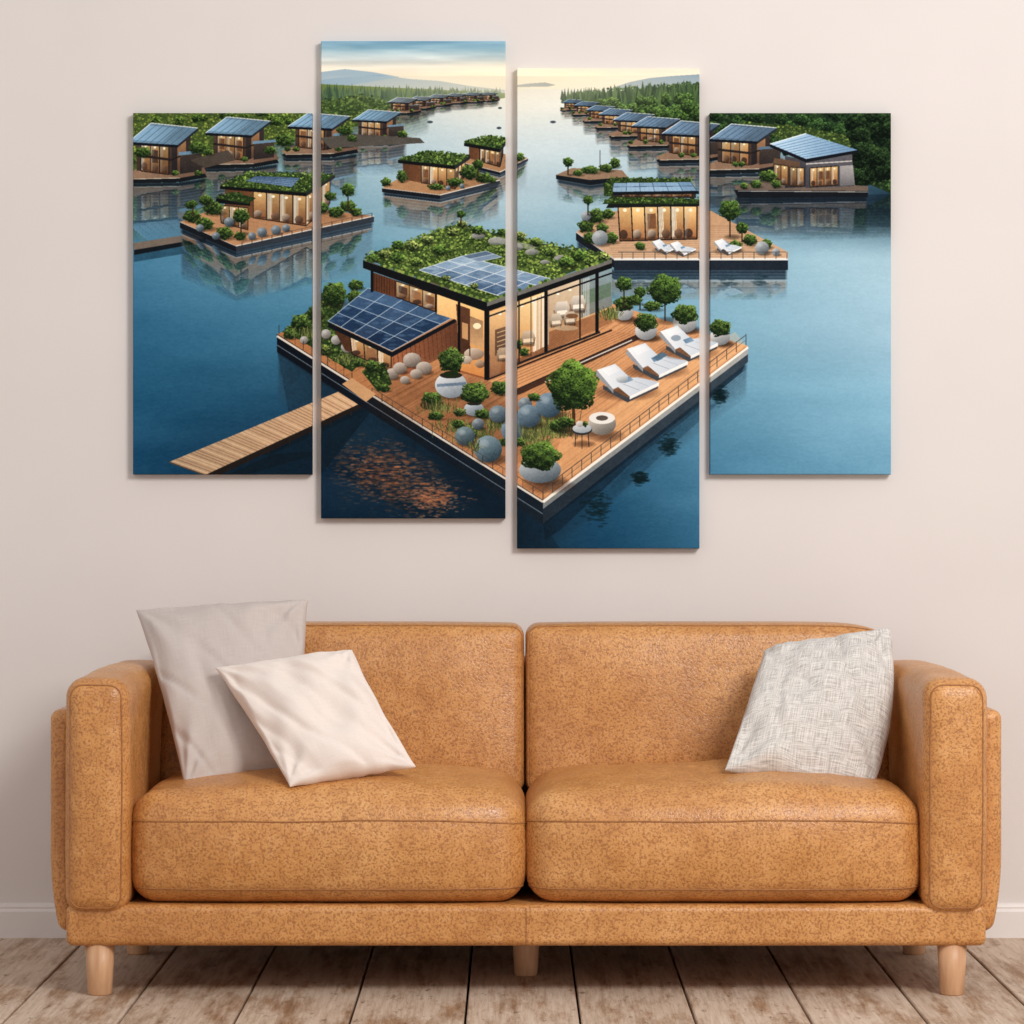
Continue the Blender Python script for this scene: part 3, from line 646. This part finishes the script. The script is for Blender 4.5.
# ------------------------------------------------------------ sofa
sofa=empty('sofa',(0.034,-.55,0)); SO=Vector((0.034,-.55,0))
def samples(h,r,n1=7,n2=22):
    a=[-h+ r*(1-math.cos(i/n1*math.pi/2)) for i in range(n1)]
    b=[-(h-r)+2*(h-r)*i/n2 for i in range(n2+1)]
    return a+b+[-q for q in reversed(a)]
def rb(q,h,r):
    inn=[max(-(h[i]-r),min(h[i]-r,q[i])) for i in range(3)]
    d=Vector([q[i]-inn[i] for i in range(3)]); L=d.length
    if L<1e-9: return Vector(q)
    return Vector(inn)+d*(r/L)
def soft_box(name,b,r,mat,parent,defm=None,n2=22,origin=SO):
    h=[(b[1]-b[0])/2,(b[3]-b[2])/2,(b[5]-b[4])/2]; c=Vector(((b[0]+b[1])/2,(b[2]+b[3])/2,(b[4]+b[5])/2))
    smp=[samples(h[i],r,7,n2) for i in range(3)]
    v=[];f=[];idx={}
    def vid(q):
        key=tuple(round(t,6) for t in q)
        if key not in idx:
            p=rb(q,h,r)
            if defm: p=defm(p,h)
            idx[key]=len(v); v.append(p+c-origin)
        return idx[key]
    for ax in range(3):
        u,w=[(1,2),(2,0),(0,1)][ax]
        for sg in (-1,1):
            for i in range(len(smp[u])-1):
                for j in range(len(smp[w])-1):
                    ids=[]
                    for (di,dj) in ((0,0),(1,0),(1,1),(0,1)):
                        q=[0,0,0]; q[ax]=sg*h[ax]; q[u]=smp[u][i+di]; q[w]=smp[w][j+dj]; ids.append(vid(q))
                    if sg<0: ids.reverse()
                    if len(set(ids))==4: f.append(tuple(ids))
    return new_obj(name,mesh_from(name,v,f),parent,[mat])
def loop_tube(name,b,r,axis,pos,inset,mat,parent,defm=None,rad=.0035,origin=SO):
    h=[(b[1]-b[0])/2,(b[3]-b[2])/2,(b[5]-b[4])/2]; c=Vector(((b[0]+b[1])/2,(b[2]+b[3])/2,(b[4]+b[5])/2))
    u,w=[(1,2),(0,2),(0,1)][axis]
    hu,hw=h[u]-inset,h[w]-inset; rr=max(r-inset,.004); pts=[]
    for (su,sw,a0) in ((1,1,0),(-1,1,90),(-1,-1,180),(1,-1,270)):
        for i in range(9):
            a=math.radians(a0+i*90/8); pts.append(((hu-rr)*su+rr*math.cos(a),(hw-rr)*sw+rr*math.sin(a)))
    dense=[]
    for i in range(len(pts)):
        p,q=pts[i],pts[(i+1)%len(pts)]; L=math.hypot(q[0]-p[0],q[1]-p[1]); m=max(1,int(L/.03))
        for j in range(m): dense.append((p[0]+(q[0]-p[0])*j/m,p[1]+(q[1]-p[1])*j/m))
    cu=bpy.data.curves.new(name,'CURVE'); cu.dimensions='3D'; cu.bevel_depth=rad; cu.bevel_resolution=3
    sp=cu.splines.new('POLY'); sp.points.add(len(dense)-1)
    for i,(a,b_) in enumerate(dense):
        q=[0,0,0]; q[axis]=pos; q[u]=a; q[w]=b_; q=Vector(q)
        if defm: q=defm(q,h)
        q=q+c-origin; sp.points[i].co=(*q,1)
    sp.use_cyclic_u=True
    o=bpy.data.objects.new(name,cu); col.objects.link(o); o.parent=parent; cu.materials.append(mat); return o
CX=.034
bx=(-1.077,1.145,-1.0,-.10,.122,.222)
soft_box('base_frame',bx,.018,M_leather,sofa)
box('base_seam',CX-.0012-SO.x,CX+.0012-SO.x,-1.0008-SO.y,-.99-SO.y,.125,.215,M_pipe,sofa)
for nm,xa,xb,sg in (('left',-1.123,-1.068,-1),('right',1.136,1.191,1)):
    def dsh(p,h,sg=sg):
        q=p.copy(); zn=p.z/h[2]
        if zn<-.3: q.x-=sg*.022*((-zn-.3)/.7)**2
        return q
    soft_box('outer_panel_'+nm,(xa,xb,-.955,-.08,.150,.69),.024,M_leather,sofa,dsh,n2=14)
soft_box('back_shell',(-.93,.98,-.16,-.06,.16,.78),.04,M_leather,sofa,n2=14)
for nm,xa,xb,sg in (('left',-1.079,-.926,-1),('right',.992,1.147,1)):
    def darm(p,h,sg=sg):
        q=p.copy(); xn,yn,zn=p.x/h[0],p.y/h[1],p.z/h[2]
        q.x+=.005*xn*(1-zn*zn)*(1-yn*yn*.6)
        if yn<0: q.y-=.010*(1-xn*xn)*(1-zn*zn)
        if zn>0: q.z+=.012*(1-xn*xn)*(1-yn*yn)
        q.x-=sg*.012*max(0,zn)*(yn+1)*.5
        q.z+=.004*mnoise.noise(Vector((p.x*5,p.y*5,9)))*max(zn,0)
        q.x+=.004*mnoise.noise(Vector((p.z*6,p.y*6,sg*5)))
        return q
    ab=(xa,xb,-1.02,-.11,.200,.768); r=.045
    soft_box('arm_'+nm,ab,r,M_leather,sofa,darm,n2=20)
    th=math.radians(50); hy=(ab[3]-ab[2])/2
    loop_tube('arm_piping_'+nm,ab,r,1,-(hy-r+r*math.sin(th)),r*(1-math.cos(th)),M_pipe,sofa,darm,rad=.0022)
def dseat(p,h):
    q=p.copy(); xn,yn,zn=p.x/h[0],p.y/h[1],p.z/h[2]
    wx=(1-abs(xn)**2.6); wy=(1-abs(yn)**2.4)
    if zn>0: q.z+=.036*wx*wy*min(1,zn*1.2)
    if yn<0: q.y-=.034*wx*(1-zn*zn)*min(1,-yn*1.2)
    q.x+=.014*xn*(1-zn*zn)*(1-yn*yn*.4)
    if yn<0: q.y+=.02*abs(xn)**6*(-yn)
    if zn>0: q.z-=.018*abs(xn)**8*zn
    q.z+=(.011*mnoise.noise(Vector((p.x*4,p.y*4,3)))+.004*mnoise.noise(Vector((p.x*14,p.y*5,13))))*max(zn,0)
    q.y+=.007*mnoise.noise(Vector((p.x*6,p.z*9,8)))*max(-yn,0)
    return q
for nm,xa,xb in (('left',-.922,.026),('right',.042,.990)):
    sb=(xa,xb,-1.0,-.36,.222,.497); r=.062; hz_=(sb[5]-sb[4])/2
    soft_box('seat_cushion_'+nm,sb,r,M_leather,sofa,dseat,n2=40)
    loop_tube('seat_piping_top_'+nm,sb,r,2,hz_-r-.010,0,M_pipe,sofa,dseat,rad=.0022)
    loop_tube('seat_piping_bottom_'+nm,sb,r,2,-(hz_-r+r*math.sin(math.radians(22))),r*(1-math.cos(math.radians(22))),M_pipe,sofa,dseat,rad=.0022)
for nm,xa,xb,sg in (('left',-.935,.032,-1),('right',.036,1.003,1)):
    def dback(p,h,sg=sg):
        q=p.copy(); xn,yn,zn=p.x/h[0],p.y/h[1],p.z/h[2]
        if yn<0: q.y-=.024*(1-abs(xn)**3)*(1-abs(zn)**3)*(-yn)
        if zn>0: q.z+=.004*(1-xn**4)
        o_=max(0,sg*xn)
        if zn>0: q.z-=.022*o_**10*zn; q.x-=sg*.020*o_*zn**6
        q.y+=.05*(zn+1)*.5
        q.y+=.008*mnoise.noise(Vector((p.x*4+sg,p.z*5,2)))*max(-yn,0)
        return q
    sb=(xa,xb,-.40,-.20,.43,.872); r=.034
    soft_box('back_cushion_'+nm,sb,r,M_leather,sofa,dback,n2=34)
    th=math.radians(35); hy=.10
    loop_tube('back_piping_'+nm,sb,r,1,-(hy-r+r*math.sin(th)),r*(1-math.cos(th)),M_pipe,sofa,dback,rad=.0022)
def leg(name,px,Y,z1=.125,r1=.036,r0=.029):
    x=(px-512)/s_at(Y); n=32; v=[];f=[]
    prof=[(0,r0-.003),(.003,r0),(.06,(r0+r1)/2),(z1,r1)]
    for z,r in prof:
        for i in range(n): a=6.28318*i/n; v.append((x+r*math.cos(a)-SO.x,Y+r*math.sin(a)-SO.y,z))
    for k_ in range(len(prof)-1):
        for i in range(n): j=(i+1)%n; f.append((k_*n+i,k_*n+j,k_*n+n+j,k_*n+n+i))
    f.append(tuple(range(n-1,-1,-1))); f.append(tuple(range((len(prof)-1)*n,len(prof)*n)))
    new_obj(name,mesh_from(name,v,f),sofa,[M_leg])
leg('leg_1',100,-.955); leg('leg_2',952,-.955); leg('leg_3',526,-.66,r1=.036); leg('leg_4',138,-.30); leg('leg_5',914,-.30); leg('leg_6',526,-.30)

# ------------------------------------------------------------ pillows
def pillow(tl,tr,br,bl,T,mat,pinch=.05,seed=0,bulge=None):
    C=[P(*q) for q in (tl,tr,br,bl)]; cen=sum(C,Vector())/4
    n=((C[1]-C[0]).cross(C[3]-C[0])).normalized()
    if n.y>0: n=-n
    N=72; v=[];f=[];uvs=[]
    def pt(u,w,side):
        uu=u*(1-pinch*(1-w*w)); ww=w*(1-pinch*(1-u*u))
        uu+=.016*mnoise.noise(Vector((seed+3,w*3,7+u)))*abs(u)**6; ww+=.016*mnoise.noise(Vector((u*4+seed,w,17)))*abs(w)**6
        if bulge: uu+=bulge*(1-w*w)*max(u,0)
        a,b=(uu+1)/2,(1-ww)/2
        p=C[0]*(1-a)*(1-b)+C[1]*a*(1-b)+C[2]*a*b+C[3]*(1-a)*b
        e=max(0,(1-u*u)*(1-w*w))
        t=T/2*(e**.40)
        wr=mnoise.noise(Vector((u*1.8+seed,w*1.8,seed)))*.018+mnoise.noise(Vector((u*3.5+seed,w*2.4,seed+4)))*.007
        fo=abs(mnoise.noise(Vector((u*1.6+w*1.1+seed,w*.5-u*.3,seed+9)))); wr-=.009*max(0,1-fo*6)
        for (sx_,sy_) in ((1,1),(1,-1),(-1,1),(-1,-1)):
            dx,dy=u-sx_,w-sy_; dd=math.hypot(dx,dy)
            if 0<dd<1.0:
                an=math.atan2(dy,dx); wr+=.007*math.sin(an*10+seed+sx_*2+sy_)*(1-dd)*min(1,dd*4)
        return p+n*(side*(t+wr*min(1,e*8)))
    for side in (1,-1):
        for j in range(N+1):
            for i in range(N+1):
                u=math.sin((i/N*2-1)*math.pi/2); w=math.sin((j/N*2-1)*math.pi/2)
                v.append(pt(u,w,side)-cen); uvs.append(((u+1)/2,(w+1)/2))
    o=(N+1)*(N+1)
    for j in range(N):
        for i in range(N):
            a=j*(N+1)+i; f.append((a,a+1,a+N+2,a+N+1)); f.append((o+a,o+a+N+1,o+a+N+2,o+a+1))
    me=mesh_from('throw_pillow',v,f); uv=me.uv_layers.new(name='UVMap')
    for lp in me.loops: uv.data[lp.index].uv=uvs[lp.vertex_index]
    ob=new_obj('throw_pillow',me,None,[mat]); ob.location=cen
    wl=ob.modifiers.new('weld','WELD'); wl.merge_threshold=.0004
    return ob
pillow((136,610,-.44),(308,600,-.46),(304,772,-.70),(186,791,-.84),.16,M_fabA,seed=1,pinch=.04)
pillow((215,668,-.70),(352,650,-.70),(416,767,-.90),(290,787,-.97),.13,M_fabB,seed=5,pinch=.045)
pillow((764,651,-.49),(890,629,-.47),(872,788,-.78),(725,770,-.84),.16,M_fabC,seed=9,bulge=.20,pinch=.035)

# ------------------------------------------------------------ camera, lights
cam=bpy.data.cameras.new('camera'); co=bpy.data.objects.new('camera',cam); col.objects.link(co)
co.location=(0,-DW,H_CAM); co.rotation_euler=(math.pi/2,0,0); cam.lens=F/1024*36; cam.sensor_width=36; cam.clip_end=100
sc.camera=co
w=bpy.data.worlds.new('World'); sc.world=w; w.use_nodes=True
bg=w.node_tree.nodes['Background']; bg.inputs[0].default_value=(.985,.985,1,1); bg.inputs[1].default_value=.69
def area(name,loc,target,size,power,colr=(1,1,1)):
    l=bpy.data.lights.new(name,'AREA'); l.shape='RECTANGLE'; l.size,l.size_y=size; l.energy=power; l.color=colr
    o=bpy.data.objects.new(name,l); col.objects.link(o); o.location=loc
    o.rotation_euler=(Vector(target)-Vector(loc)).to_track_quat('-Z','Y').to_euler(); return o
area('upper_right_light',(2.6,-5.0,3.8),(-.1,-.2,.8),(1.5,1.5),205,(1,.985,.965))  # soft area light at upper right front, throws canvas shadows left and down
sc.view_settings.view_transform='Standard'; sc.view_settings.look='None'
